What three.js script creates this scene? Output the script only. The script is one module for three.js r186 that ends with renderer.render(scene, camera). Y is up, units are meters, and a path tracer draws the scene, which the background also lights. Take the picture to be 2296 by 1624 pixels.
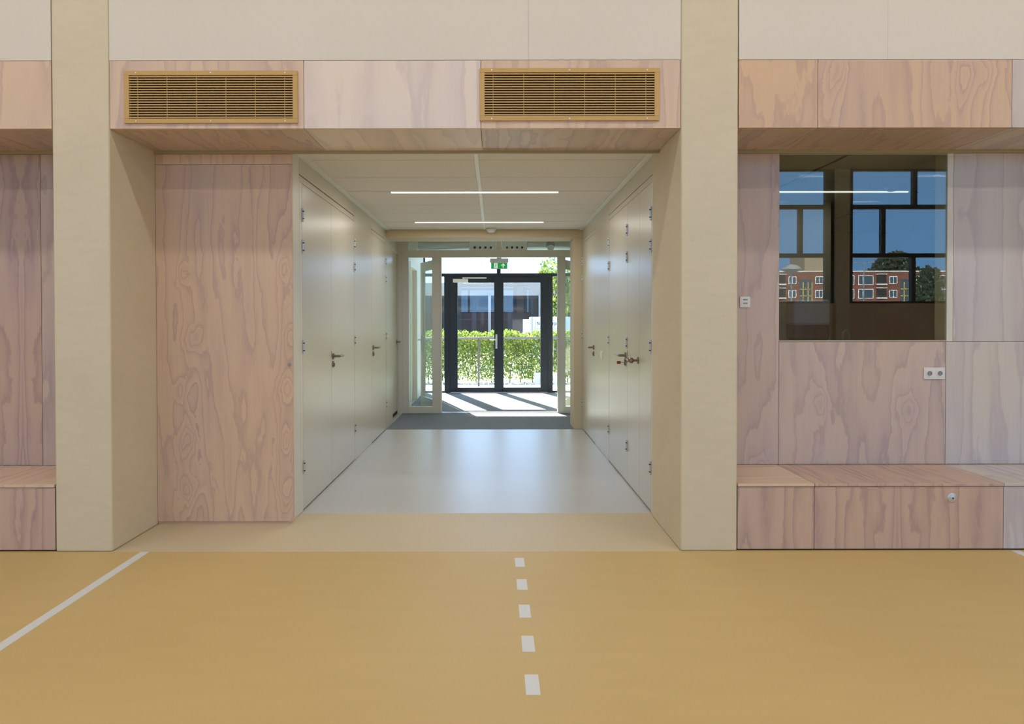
import * as THREE from 'three';
import { RoundedBoxGeometry } from 'three/addons/geometries/RoundedBoxGeometry.js';
import { mergeGeometries } from 'three/addons/utils/BufferGeometryUtils.js';
import { RectAreaLightUniformsLib } from 'three/addons/lights/RectAreaLightUniformsLib.js';

// ------------------------------------------------------------------ camera, sky, sun, exposure
// Metres, y up. The camera stands at x = 0, z = 0; "depth" Z runs away from it (z = -Z).
const scene = new THREE.Scene();
const F = 1525, W = 2296, H = 1624;
const camera = new THREE.PerspectiveCamera(2 * Math.atan(H / 2 / F) * 180 / Math.PI, W / H, 0.05, 1200);
camera.position.set(0, 1.333, 0);
camera.rotation.set(-0.7 * Math.PI / 180, 0, -0.08 * Math.PI / 180);
camera.setViewOffset(W, H, 38, 70.4, W, H);            // shift lens

const renderer = new THREE.WebGLRenderer();
renderer.toneMapping = THREE.LinearToneMapping;
renderer.toneMappingExposure = 1.0;
renderer.shadowMap.enabled = true;
RectAreaLightUniformsLib.init();

const SUN = new THREE.Vector3(-0.32, 0.813, -1).normalize();
{
  const w = 512, h = 256, d = new Float32Array(w * h * 4);
  const zen = [0.75, 1.5, 2.9], hor = [1.15, 2.6, 5.0];
  for (let j = 0; j < h; j++) for (let i = 0; i < w; i++) {
    const up = ((j + 0.5) / h - 0.5) * Math.PI, az = ((i + 0.5) / w - 0.5) * 2 * Math.PI;
    const x = Math.cos(az) * Math.cos(up), y = Math.sin(up), z = Math.sin(az) * Math.cos(up);
    const c = x * SUN.x + y * SUN.y + z * SUN.z, t = Math.pow(1 - Math.max(0, y), 4);
    const glow = 1.6 * Math.exp(-(1 - c) * 5) + 4 * Math.exp(-(1 - c) * 60);
    const k = (j * w + i) * 4;
    for (let q = 0; q < 3; q++) d[k + q] = y < -0.02 ? 0.5 * hor[q] : zen[q] + (hor[q] - zen[q]) * t + glow * [1.1, 1.05, 1][q];
    d[k + 3] = 1;
  }
  const sky = new THREE.DataTexture(d, w, h, THREE.RGBAFormat, THREE.FloatType);
  sky.mapping = THREE.EquirectangularReflectionMapping; sky.magFilter = THREE.LinearFilter; sky.needsUpdate = true;
  scene.background = sky;
}
const sun = new THREE.DirectionalLight(new THREE.Color(1, 0.94, 0.84), 34);
sun.position.copy(SUN).multiplyScalar(60); sun.castShadow = true;
Object.assign(sun.shadow.camera, { left: -40, right: 40, top: 40, bottom: -40, near: 1, far: 200 });
scene.add(sun, sun.target);

// ------------------------------------------------------------------ helpers
let seed = 7;
const rnd = () => { seed = (seed * 1664525 + 1013904223) >>> 0; return seed / 4294967296; };
const rr = (a, b) => a + (b - a) * rnd();
const perm = new Uint8Array(512);
{ const p = [...Array(256).keys()]; for (let i = 255; i > 0; i--) { const j = Math.floor(rnd() * (i + 1)); [p[i], p[j]] = [p[j], p[i]]; } for (let i = 0; i < 512; i++) perm[i] = p[i & 255]; }
function N(x, y) {                                      // gradient noise, about -1..1
  const xi = Math.floor(x), yi = Math.floor(y), xf = x - xi, yf = y - yi, u = xf * xf * (3 - 2 * xf), v = yf * yf * (3 - 2 * yf);
  const g = (i, j, a, b) => { const h = perm[perm[(xi + i) & 255] + ((yi + j) & 255)] & 7; return (h & 1 ? -a : a) * (h & 4 ? 0.5 : 1) + (h & 2 ? -b : b) * (h & 4 ? 1 : 0.5); };
  const a = g(0, 0, xf, yf), b = g(1, 0, xf - 1, yf), c = g(0, 1, xf, yf - 1), e = g(1, 1, xf - 1, yf - 1);
  return (a + (b - a) * u) + ((c + (e - c) * u) - (a + (b - a) * u)) * v;
}
const sstep = (a, b, x) => { const t = Math.min(1, Math.max(0, (x - a) / (b - a))); return t * t * (3 - 2 * t); };
const rgb = (r, g, b) => new THREE.Color().setRGB(r / 255, g / 255, b / 255, THREE.SRGBColorSpace);
function tex(w, h, fn, mw, mh, srgb = true, wrap = THREE.MirroredRepeatWrapping) {   // fn(x metres, y metres) -> [r,g,b] 0..255; uv in metres
  const d = new Uint8Array(w * h * 4);
  for (let j = 0; j < h; j++) for (let i = 0; i < w; i++) {
    const c = fn((i + 0.5) / w * mw, (j + 0.5) / h * mh), k = (j * w + i) * 4;
    d[k] = c[0]; d[k + 1] = c[1]; d[k + 2] = c[2]; d[k + 3] = 255;
  }
  const t = new THREE.DataTexture(d, w, h);
  t.magFilter = THREE.LinearFilter; t.wrapS = t.wrapT = wrap; t.repeat.set(1 / mw, 1 / mh);
  if (srgb) t.colorSpace = THREE.SRGBColorSpace;
  t.needsUpdate = true;
  return t;
}
const grey = (v) => { v = Math.max(0, Math.min(255, v)); return [v, v, v]; };
const std = (color, roughness = 0.6, o = {}) => new THREE.MeshStandardMaterial({ color, roughness, ...o });
const phys = (o) => new THREE.MeshPhysicalMaterial(o);

// ------------------------------------------------------------------ materials
function plywood(off, knots, light, dark, F0 = 5, broad = 0.4) {
  return tex(640, 1280, (x, y) => {
    const X = x + off;
    const wob = 0.02 * N(X * 9, y * 4) + 0.009 * N(X * 31, y * 15) + 0.003 * N(X * 90, y * 60);
    let h = 0.9 * N(X * 2.6 + wob, y * 0.2) + 0.5 * N(X * 5.6 + 40, y * 0.45) + 0.22 * N((X + wob) * 12 + 9, y * 1.3) + 0.06 * N(X * 20, y * 5) + 0.02 * N(X * 70, y * 22);
    for (const [kx, ky, a, s = 1] of knots) {
      const dx = (x - kx) / s + wob * 1.3, dy = (y - ky) / s + wob * 2 + 0.03 * N(X * 14, 5), q = (dx / 0.034) ** 2 + (dy / 0.062) ** 2;
      if (q < 160) h += a * (0.8 * Math.exp(-q * 0.5) + 0.6 * Math.exp(-0.5 * ((dx / 0.07) ** 2 + (dy / 0.3) ** 2)) - 0.3 * Math.exp(-0.5 * (((dx - 0.06) / 0.05) ** 2 + (dy / 0.22) ** 2)));
    }
    const p = h * F0, s = p - Math.floor(p), band = ((Math.floor(p) * 37) % 7 + 7) % 7 / 7;
    const line = broad * sstep(0.25, 0.8, s) * (1 - sstep(0.84, 1, s)) + 0.5 * sstep(0.7, 0.9, s) * (1 - sstep(0.92, 1, s));
    const fib = N(X * 260, y * 5) * 0.5 + N(X * 90, y * 2.2) * 0.5, wash = N(X * 2.2 + 77, y * 1.3), cross = N(X * 40, y * 200);
    const m = Math.max(0, Math.min(1, 0.66 * line + 0.16 * band + 0.14 * wash + 0.2 * fib + 0.04 * cross));
    return [0, 1, 2].map((c) => light[c] + (dark[c] - light[c]) * m + (c === 2 ? 7 : c === 0 ? -3 : 0) * wash);
  }, 1.22, 2.44);
}
const plyMap = {
  tall: plywood(0, [[0.19, 0.28, 0.5], [0.27, 0.33, 0.45], [0.2, 0.62, 0.5], [0.17, 0.95, 0.5], [0.22, 0.92, -0.4], [0.24, 1.28, 0.55], [0.18, 1.72, 0.42, 0.8], [0.86, 0.62, 0.5], [0.84, 0.95, 0.5], [0.88, 1.28, 0.5], [0.84, 1.74, 0.42, 0.8], [0.86, 0.28, 0.5]], [220, 190, 160], [182, 152, 142], 5.2, 0.3),
  warm: plywood(11.3, [], [226, 199, 174], [198, 170, 158], 3.2, 0.36),
  ringed: plywood(23.7, [[0.1, 0.3, 0.7], [0.85, 0.28, 0.7, 1.2], [0.98, 0.3, 0.6, 1.2], [0.4, 1.6, 0.5]], [220, 189, 160], [188, 158, 146], 3.6),
  pale: plywood(37.1, [], [237, 223, 211], [214, 199, 196], 2.4, 0.36),
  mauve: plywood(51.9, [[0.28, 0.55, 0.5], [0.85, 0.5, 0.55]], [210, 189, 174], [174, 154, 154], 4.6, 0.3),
  lilac: plywood(63.3, [], [212, 204, 197], [186, 174, 178], 2.6),
  brown: plywood(78.1, [], [206, 179, 162], [168, 144, 141], 4.6, 0.5),
};
const ply = (k, rough = 0.42) => phys({ map: plyMap[k], roughness: rough, specularIntensity: 0.6 });
const M = { tall: ply('tall'), warm: ply('warm'), ringed: ply('ringed'), pale: ply('pale'), mauve: ply('mauve'), lilac: ply('lilac'), brown: ply('brown') };
M.plyEdge = std(rgb(206, 172, 146), 0.6);
M.dark = std(rgb(38, 34, 30), 0.9);
const concMap = tex(512, 512, (x, y) => {
  const n = 3.5 * N(x * 2.1, y * 3) + 3 * N(x * 8, y * 30) + 2 * N(x * 60, y * 60), pit = N(x * 45 + 9, y * 45) > 0.72 ? -10 : 0;
  return [219 + n + pit, 207 + n + pit, 180 + n + pit];
}, 1.6, 1.6);
const concBump = tex(512, 512, (x, y) => grey(128 + 30 * N(x * 8, y * 26) + 26 * N(x * 40, y * 60) + 18 * N(x * 110, y * 110) - (N(x * 45 + 9, y * 45) > 0.72 ? 60 : 0)), 1.6, 1.6, false);
M.conc = std(0xffffff, 0.7, { map: concMap, bumpMap: concBump, bumpScale: 0.0016 });
const whiteMap = tex(256, 256, (x, y) => { const n = 2.4 * N(x * 1.3, y * 1.6) + 1.5 * N(x * 30, y * 30); return [226 + n, 219 + n, 208 + n]; }, 3, 3);
M.white = std(0xffffff, 0.75, { map: whiteMap });
const floorMap = tex(1024, 1024, (x, y) => { const n = 3.5 * N(x * 0.9, y * 1.1) + 2.5 * N(x * 3, y * 14) + 2 * N(x * 120, y * 120); return [209 + n, 182 + n, 124 + n]; }, 4, 4);
M.hallFloor = phys({ map: floorMap, roughness: 0.5, specularIntensity: 0.7 });
const thrMap = tex(512, 512, (x, y) => { const n = 3 * N(x * 1.5, y * 2) + 2 * N(x * 90, y * 90); return [211 + n, 196 + n, 165 + n]; }, 3, 3);
M.threshold = phys({ map: thrMap, roughness: 0.5, specularIntensity: 0.7 });
const linoMap = tex(768, 768, (x, y) => { const n = 3 * N(x * 1.2, y * 1.6) + 3 * N(x * 7, y * 70) + 2 * N(x * 130, y * 130); return [200 + n, 198 + n, 194 + n]; }, 3, 3);
M.lino = phys({ map: linoMap, roughness: 0.36, specularIntensity: 1, clearcoat: 0.55, clearcoatRoughness: 0.32 });
const carpMap = tex(512, 512, (x, y) => { const n = 14 * N(x * 300, y * 300) + 8 * N(x * 120, y * 120) + 4 * N(x * 5, y * 5); return [124 + n, 132 + n, 139 + n]; }, 1, 1);
const carpBump = tex(512, 512, (x, y) => grey(128 + 90 * N(x * 300, y * 300) + 50 * N(x * 120, y * 120)), 1, 1, false);
M.carpet = std(0xffffff, 1, { map: carpMap, bumpMap: carpBump, bumpScale: 0.003 });
M.line = std(rgb(222, 226, 228), 0.5);
M.door = phys({ color: rgb(206, 199, 180), roughness: 0.3, specularIntensity: 0.9 });
M.frame = phys({ color: rgb(220, 217, 204), roughness: 0.4 });
M.trim = std(rgb(172, 162, 136), 0.5);
M.tile = std(rgb(234, 228, 220), 0.85);
M.tbar = std(rgb(240, 242, 236), 0.5);
M.beam = std(rgb(206, 190, 158), 0.7);
M.steel = std(rgb(206, 210, 212), 0.34, { metalness: 0.55 });
M.steelDark = std(rgb(60, 56, 54), 0.5, { metalness: 0.6 });
M.satin = std(rgb(150, 136, 122), 0.36, { metalness: 0.9 });
M.gold = std(rgb(202, 164, 98), 0.42);
M.vane = std(rgb(58, 46, 30), 0.7);
M.screw = std(rgb(220, 222, 222), 0.3, { metalness: 0.6 });
M.plastic = std(rgb(232, 230, 226), 0.35);
M.greyPlastic = std(rgb(150, 148, 150), 0.4);
M.navy = phys({ color: rgb(34, 40, 52), roughness: 0.4 });
M.winFrame = phys({ color: rgb(58, 52, 46), roughness: 0.45 });
M.glass = phys({ color: rgb(246, 250, 248), roughness: 0, transmission: 1, thickness: 0, ior: 1.5 });
M.glassRoom = phys({ color: rgb(236, 240, 236), roughness: 0, transmission: 1, thickness: 0, ior: 1.62 });
M.galv = std(rgb(196, 200, 200), 0.32, { metalness: 0.9 });
M.skirt = std(rgb(40, 36, 34), 0.7);
M.diffuser = std(rgb(240, 236, 228), 0.6, { emissive: new THREE.Color(1, 0.95, 0.88), emissiveIntensity: 1.05 });

M.fillLampFace = std(rgb(240, 236, 228), 0.6, { emissive: new THREE.Color(1, 0.96, 0.93), emissiveIntensity: 3 });  // glowing face of the added hall fill luminaires
// ------------------------------------------------------------------ builders
const used = new Map();
function numbered(n) { const k = used.get(n) || 0; used.set(n, k + 1); return k ? `${n}_${String(k).padStart(3, '0')}` : n; }
const O = new WeakMap();                                  // origin of a node in the frame its parts are written in
const org = (p) => (p && O.get(p)) || new THREE.Vector3();
function tag(o, label, category, kind, group) { o.userData.label = label; o.userData.category = category; if (kind) o.userData.kind = kind; if (group) o.userData.group = group; return o; }
function thing(name, label, category, at = [0, 0, 0], kind, group) {   // at: x, y, depth
  const g = new THREE.Group(); g.name = numbered(name); g.position.set(at[0], at[1], -at[2]); O.set(g, g.position.clone()); scene.add(g);
  return tag(g, label, category, kind, group);
}
function put(geo, name, mat, parent, at) {                // at: Vector3 in written frame
  const m = new THREE.Mesh(geo, mat); m.castShadow = m.receiveShadow = true;
  m.name = parent === scene ? numbered(name) : name;
  const o = parent === scene ? new THREE.Vector3() : org(parent);
  m.position.copy(at).sub(o); O.set(m, at.clone()); parent.add(m);
  return m;
}
function metricUV(g, at, off = [0, 0], turn = false) {    // uv in metres by facing
  const p = g.attributes.position, n = g.attributes.normal, uv = new Float32Array(p.count * 2);
  for (let i = 0; i < p.count; i++) {
    const x = p.getX(i) + at.x, y = p.getY(i) + at.y, z = p.getZ(i) + at.z, ax = Math.abs(n.getX(i)), ay = Math.abs(n.getY(i)), az = Math.abs(n.getZ(i));
    let u, v; if (az >= ax && az >= ay) { u = x; v = y; } else if (ax >= ay) { u = -z; v = y; } else { u = x; v = -z; }
    if (turn) [u, v] = [v, u];
    uv[2 * i] = u + off[0]; uv[2 * i + 1] = v + off[1];
  }
  g.setAttribute('uv', new THREE.BufferAttribute(uv, 2)); return g;
}
const V = (x, y, z) => new THREE.Vector3(x, y, z);
function boxG(w, h, d, r) { return r ? new RoundedBoxGeometry(w, h, d, 2, Math.min(r, w / 2.01, h / 2.01, d / 2.01)) : new THREE.BoxGeometry(w, h, d); }
function box(name, X, Y, Z, mat, parent = scene, r = 0, off, turn) {   // X, Y ranges, Z depth range
  const at = V((X[0] + X[1]) / 2, (Y[0] + Y[1]) / 2, -(Z[0] + Z[1]) / 2);
  return put(metricUV(boxG(X[1] - X[0], Y[1] - Y[0], Z[1] - Z[0], r), at, off, turn), name, mat, parent, at);
}
function rodG(a, b, r, seg = 14, r2 = r) {                 // cylinder from a to b around the origin of their midpoint
  const d = b.clone().sub(a), g = new THREE.CylinderGeometry(r2, r, d.length(), seg);
  g.applyQuaternion(new THREE.Quaternion().setFromUnitVectors(V(0, 1, 0), d.clone().normalize())); return g;
}
function rod(name, a, b, r, mat, parent = scene, seg = 14, r2) { return put(rodG(a, b, r, seg, r2), name, mat, parent, a.clone().add(b).multiplyScalar(0.5)); }
const moved = (g, v) => g.translate(v.x, v.y, v.z);
function joined(name, list, mat, parent, at) { return put(mergeGeometries(list.map((g) => (g.index ? g.toNonIndexed() : g)).map((g) => { for (const k of Object.keys(g.attributes)) if (!['position', 'normal', 'uv'].includes(k)) g.deleteAttribute(k); return g; })), name, mat, parent, at); }

// ================================================================== STRUCTURE
const ZF = 3.94, ZP = 4.47, XL = -1.357, XR = 1.09, CEIL = 2.485;   // facade plane, panel plane, corridor faces
const HX0 = -9.66, HX1 = 15.77, HB = 7.8, HH = 6;                      // hall: ends, back wall at z = +7.8, height
const S = 'structure';

// hall floor, notched round the recess between the columns, with its painted court lines
{
  const s = new THREE.Shape([[HX0, -HB], [HX1, -HB], [HX1, 4.5], [1.24, 4.5], [1.24, ZF], [-2.4, ZF], [-2.4, 4.5], [HX0, 4.5]].map(([x, y]) => new THREE.Vector2(x, y)));
  const g = new THREE.ExtrudeGeometry(s, { depth: 0.2, bevelEnabled: false }); g.rotateX(-Math.PI / 2); g.translate(0, -0.2, 0);
  const fl = put(metricUV(g, V(0, 0, 0)), 'floor', M.hallFloor, scene, V(0, 0, 0));
  tag(fl, 'ochre sports hall floor with white court lines', 'floor', S);
  box('line_marking', [-2.062, -2.012], [-0.001, 0.0012], [-6, ZF], M.line, fl);
  box('line_marking', [3.0, 3.05], [-0.001, 0.0012], [-6, ZF], M.line, fl);
  for (let k = 0; k < 16; k++) box('line_marking', [0.109, 0.161], [-0.001, 0.0012], [3.687 - 0.318 * k, 3.827 - 0.318 * k], M.line, fl);
}
tag(box('floor', [-2.4, 1.24], [-0.2, 0], [ZF, 4.735], M.threshold), 'pale peach floor strip in the recess between the columns', 'floor', S);
tag(box('floor', [-1.55, 1.25], [-0.2, 0], [4.735, 8.455], M.lino), 'light grey linoleum corridor floor', 'floor', S);
tag(box('floor', [-1.355, 1.6], [-0.2, 0.002], [8.456, 12.95], M.carpet), 'dark grey entrance matting carpet of the vestibule', 'carpet', S);
tag(box('floor', [-1.6, -1.355], [-0.2, 0], [8.455, 12.95], M.lino), 'narrow grey floor strip beside the entrance matting', 'floor', S);
tag(box('floor', [1.25, 6], [-0.2, 0], [4.5, 9], M.lino), 'grey floor of the side room behind the window', 'floor', S);

// columns
function column(x0, x1, z1, label) { return tag(box('column', [x0, x1], [0, HH], [ZF, z1], M.conc, scene, 0.012), label, 'column', S); }
column(-2.557, -2.227, 4.6, 'cream painted concrete column beside the tall plywood panel');
column(1.076, 1.406, 4.662, 'cream painted concrete column between corridor and bench with room window');
column(-6.19, -5.86, 4.6, 'cream painted concrete column at the far end of the bench recess without window');
column(4.709, 5.039, 4.6, 'cream painted concrete column past the room window');

const VENTS = [[-2.137, -1.136, 2.484, 2.785], [-0.087, 0.95, 2.496, 2.798]];
// front wall: white boarding above, plywood fascia and soffit, plywood panels in the recess
{
  const w = thing('wall_front', 'hall wall with white boarding above plywood fascia, soffit and panels', 'wall', [0, 0, ZF], S);
  box('core', [HX0, HX1], [2.482, HH], [3.975, 4.44], M.dark, w);
  const g = 0.0015;
  const white = [[HX0, -6.195], [-5.855, -2.562], [-2.226, 0.194], [0.194, 1.075], [1.411, 2.27], [2.27, 4.704], [5.044, HX1]];
  for (const [a, b] of white) box('white_board', [a + g * 0.3, b - g * 0.3], [2.849, HH], [ZF + 0.006, 3.976], M.white, w);
  const fas = [[-2.2255, -1.103, M.warm, 0.5, 1.1], [-1.103, -0.08, M.pale, 0.9, 0.35], [-0.08, 1.0745, M.warm, 0.2, 0.7], [1.41, 1.867, M.ringed, 0.1, 0.9], [1.867, 2.989, M.ringed, -1.87, -2.44 - 0.03], [2.989, 4.7, M.lilac, 0, 0], [-5.85, -2.98, M.ringed, 0, 0], [-2.98, -2.562, M.warm, 0.8, 0.3], [HX0, -6.2, M.warm, 0, 0], [5.05, HX1, M.warm, 0, 0]];
  for (const [a, b, m, u, v] of fas) {
    const hole = VENTS.find((q) => q[0] > a - 0.1 && q[1] < b);
    if (!hole) box('fascia_panel', [a + g, b - g], [2.456, 2.8465], [ZF + 0.006, 3.974], m, w, 0.0015, [u, v]);
    else {
      const sh = new THREE.Shape([[a + g, 2.456], [b - g, 2.456], [b - g, 2.8465], [a + g, 2.8465]].map((p) => new THREE.Vector2(...p))), h0 = Math.max(hole[0] + 0.02, a + 0.01);
      sh.holes.push(new THREE.Path([[h0, hole[2] + 0.02], [h0, hole[3] - 0.02], [hole[1] - 0.02, hole[3] - 0.02], [hole[1] - 0.02, hole[2] + 0.02]].map((p) => new THREE.Vector2(...p))));
      put(metricUV(new THREE.ExtrudeGeometry(sh, { depth: 0.028, bevelEnabled: false }), V(0, 0, -3.974), [u, v]), 'fascia_panel', m, w, V(0, 0, -3.974));
    }
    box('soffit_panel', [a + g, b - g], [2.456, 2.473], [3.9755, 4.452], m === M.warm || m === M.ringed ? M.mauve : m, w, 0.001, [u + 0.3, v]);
  }
  box('edge_profile', [HX0, -1.9], [2.437, 2.4555], [4.452, 4.4725], M.trim, w);
  box('edge_profile', [-1.9, 1.075], [2.437, 2.4555], [4.452, 4.4725], M.trim, w);
  box('edge_profile', [1.41, HX1], [2.437, 2.4555], [4.452, 4.4725], M.trim, w);
  // recess with the tall panel
  box('core', [-2.4, -1.362], [0, 2.75], [4.53, 4.66], M.dark, w);
  box('plinth', [-2.224, -1.358], [0, 0.021], [4.478, 4.529], M.plyEdge, w);
  const tall = box('tall_panel', [-2.225, -1.33], [0.022, 2.3695], [ZP, 4.489], M.tall, w, 0.0015, [2.225, 0.06]);
  box('top_panel', [-2.225, -1.33], [2.3715, 2.4365], [ZP, 4.489], M.warm, w, 0.0015, [0.6, 0.5]);
  put(new THREE.CylinderGeometry(0.0125, 0.0125, 0.004, 24).rotateX(Math.PI / 2), 'cover_cap', M.greyPlastic, tall, V(-1.352, 1.057, -ZP + 0.001));
  // bench bay without window
  box('core', [HX0, -2.5], [0, 2.75], [4.492, 4.66], M.dark, w);
  const bl = [[-5.86, -4.4, M.brown], [-4.4, -2.98, M.brown], [-2.98, -2.45, M.mauve], [HX0, -6.19, M.brown]];
  bl.forEach(([a, b, m], i) => box('back_panel', [a + g, b - g], [0.3945, 2.4365], [ZP, 4.489], m, w, 0.0015, [0.37 + i * 0.3, 0.2]));
  // window bay
  box('core', [1.3, 1.868], [0, 2.75], [4.492, 4.59], M.dark, w);
  box('core', [1.868, 2.966], [0, 1.19], [4.492, 4.59], M.dark, w);
  box('core', [1.868, 2.966], [2.452, 2.75], [4.46, 4.59], M.frame, w);
  box('core', [2.985, HX1], [0, 2.75], [4.492, 4.59], M.dark, w);
  box('reveal', [2.966, 2.985], [1.19, 2.452], [4.49, 4.59], M.beam, w);
  box('back_panel', [1.38, 1.866], [0.3945, 2.4365], [ZP, 4.489], M.mauve, w, 0.0015, [-0.9, 0.15]);
  box('back_panel', [1.8685, 2.9625], [0.3945, 1.2], [ZP, 4.489], M.mauve, w, 0.0015, [-1.87, -0.25]);
  box('back_panel', [2.9655, 4.75], [0.3945, 1.2], [ZP, 4.489], M.lilac, w, 0.0015, [0.2, 0]);
  box('back_panel', [3.01, 4.75], [1.2025, 2.4365], [ZP, 4.489], M.lilac, w, 0.0015, [0.9, 0.4]);
  box('back_panel', [5.0, HX1], [0.3945, 2.4365], [ZP, 4.489], M.brown, w, 0.0015, [0, 0]);
}
// window to the side room
{
  const w = thing('window_1', 'interior window of the side room mirroring the brick apartment block', 'window', [2.4, 1.2, ZP], S);
  box('frame', [2.968, 3.007], [1.2025, 2.4365], [ZP - 0.002, 4.489], M.frame, w, 0.002);
  box('frame', [1.868, 2.968], [1.2015, 1.212], [ZP, 4.489], M.trim, w, 0.001);
  box('frame', [1.868, 2.968], [2.43, 2.4365], [ZP, 4.489], M.trim, w, 0.001);
  box('pane', [1.869, 2.967], [1.2125, 2.4295], [4.476, 4.482], M.glassRoom, w);
}

// corridor walls
{
  const w = thing('wall_left', 'corridor side wall of satin grey white panels beside the tall plywood panel', 'wall', [XL, 0, 4.49], S);
  const X = [-1.4, XL];
  box('core', [-1.56, -1.401], [0, 2.75], [4.49, 9.0], M.dark, w);
  box('wall_panel', X, [0.002, 2.482], [4.4905, 4.727], M.frame, w, 0.002);
  box('over_panel', X, [2.366, 2.482], [4.73, 6.568], M.door, w, 0.0015);
  box('wall_panel', X, [0.002, 2.482], [6.573, 7.468], M.door, w, 0.0015);
  box('over_panel', X, [2.364, 2.482], [7.472, 8.455], M.door, w, 0.0015);
  box('wall_panel', X, [0.002, 2.75], [8.46, 9.0], M.door, w, 0.0015);
  box('over_panel', X, [2.484, 2.75], [4.49, 8.458], M.dark, w);
  // niche before the glazed screen
  box('niche_wall', [-1.56, -1.46], [0, 2.75], [9.0, 12.85], M.door, w);
  box('vestibule_panel', [-1.46, -1.355], [0, 2.75], [10.031, 10.85], M.tbar, w); box('vestibule_panel', [-1.46, -1.355], [0, 2.75], [11.85, 12.849], M.tbar, w); box('vestibule_panel', [-1.46, -1.355], [2.31, 2.75], [10.8505, 11.8495], M.tbar, w);
  box('niche_panel', [-1.46, -1.425], [2.37, 2.75], [9.0, 9.945], M.door, w, 0.0015);
  box('skirting', [-1.46, -1.424], [0.0, 0.05], [9.0, 9.08], M.skirt, w);
}
{
  const w = thing('wall_right', 'corridor side wall of satin grey white panels beside the concrete column', 'wall', [XR, 0, 4.66], S);
  const X = [XR, 1.133];
  box('core', [1.134, 1.25], [0, 2.75], [4.662, 8.46], M.dark, w);
  box('over_panel', X, [2.358, 2.482], [4.666, 6.498], M.door, w, 0.0015);
  box('wall_panel', X, [0.002, 2.482], [6.503, 7.42], M.door, w, 0.0015);
  box('over_panel', X, [2.356, 2.482], [7.424, 8.455], M.door, w, 0.0015);
  box('over_panel', X, [2.484, 2.75], [4.662, 8.458], M.dark, w);
}
// portal of beam and post at the end of the corridor
{
  const b = tag(box('beam', [XL, 1.25], [2.388, 2.75], [8.46, 8.885], M.beam, scene, 0.003), 'beige painted beam across the corridor end', 'beam', S);
  tag(box('pillar', [0.981, 1.25], [0, 2.388], [8.46, 8.885], M.beam, scene, 0.003), 'beige painted post under the corridor end beam', 'post', S);
}
tag(box('wall_vestibule', [1.5, 1.66], [0, 2.75], [8.885, 12.85], M.door, scene), 'plain pale side wall of the vestibule', 'wall', S);
tag(box('wall_return', [1.25, 1.66], [0, 2.75], [8.46, 8.885], M.door, scene), 'short pale wall return behind the beige post', 'wall', S);

// ceilings
{
  const c = thing('ceiling', 'corridor ceiling of long pale tiles with a centre bar', 'ceiling', [0, CEIL, 6], S);
  box('backing', [XL, XR], [2.53, 2.56], [4.475, 8.46], M.dark, c);
  const rows = [[4.476, 4.842], [4.842, 5.421], [5.421, 5.985], [6.055, 6.67], [6.67, 7.222], [7.222, 7.785], [7.855, 8.455]];
  for (const [a, b] of rows) for (const [x0, x1] of [[-1.303, -0.1455], [-0.1145, 1.041]]) box('ceiling_tile', [x0, x1], [CEIL, 2.5], [a + 0.005, b - 0.005], M.tile, c, 0.003);
  for (const [a, b] of [[4.476, 5.985], [6.055, 7.785], [7.855, 8.455]]) box('grid_bar', [-0.145, -0.115], [CEIL - 0.001, 2.5], [a, b], M.tbar, c);
  box('edge_trim', [XL, -1.304], [CEIL - 0.006, 2.5], [4.476, 8.455], M.tbar, c, 0.002);
  box('edge_trim', [1.042, XR], [CEIL - 0.006, 2.5], [4.476, 8.455], M.tbar, c, 0.002);
  for (const z of [6.02, 7.82]) for (const [a, b] of [[-1.302, -0.925], [0.569, 1.04]]) box('blank_cover', [a, b], [CEIL - 0.001, 2.5], [z - 0.03, z + 0.03], M.tile, c, 0.001);
}
tag(box('ceiling', [HX0, HX1], [HH, HH + 0.3], [-HB - 0.3, 4.5], M.white), 'white ceiling of the sports hall', 'ceiling', S);
tag(box('roof', [HX0, HX1], [2.75, 3.0], [4.441, 13.0], M.white), 'flat roof slab over corridor and vestibule', 'roof', S);
{
  const c = thing('ceiling', 'tiled ceiling of the side room behind the window', 'ceiling', [3.6, CEIL, 6], S);
  for (const [a, b] of [[4.6, 5.421], [5.421, 5.985], [6.055, 6.67], [6.67, 7.4], [7.4, 8.9]]) for (const [x0, x1] of [[1.252, 2.43], [2.46, 3.8], [3.83, 5.9]]) box('ceiling_tile', [x0 + 0.002, x1 - 0.002], [CEIL, 2.5], [a + 0.002, b - 0.002], M.tile, c, 0.004);
}
// luminaires added above the frame, unseen, to brighten the hall beyond its window light
for (let k = -3; k <= 3; k++) for (const Z of [1.2, -3.4]) {
  const x = 1.241 + 3.633 * k + 1.816, l = thing('added_fill_luminaire', 'long white luminaire added unseen on the sports hall ceiling as fill light', 'ceiling light', [x, HH - 0.09, Z], undefined, 'added hall fill luminaires');
  box('housing', [x - 0.8, x + 0.8], [HH - 0.07, HH], [Z - 0.17, Z + 0.17], M.tbar, l, 0.01);
  box('diffuser', [x - 0.78, x + 0.78], [HH - 0.08, HH - 0.0705], [Z - 0.15, Z + 0.15], M.fillLampFace, l, 0.003);
  const r = new THREE.RectAreaLight(new THREE.Color(1, 0.96, 0.92), 25, 1.56, 0.3); r.name = 'added_fill_glow'; r.position.set(x, HH - 0.083, -Z); r.lookAt(x, 0, -Z); scene.add(r);
}
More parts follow.
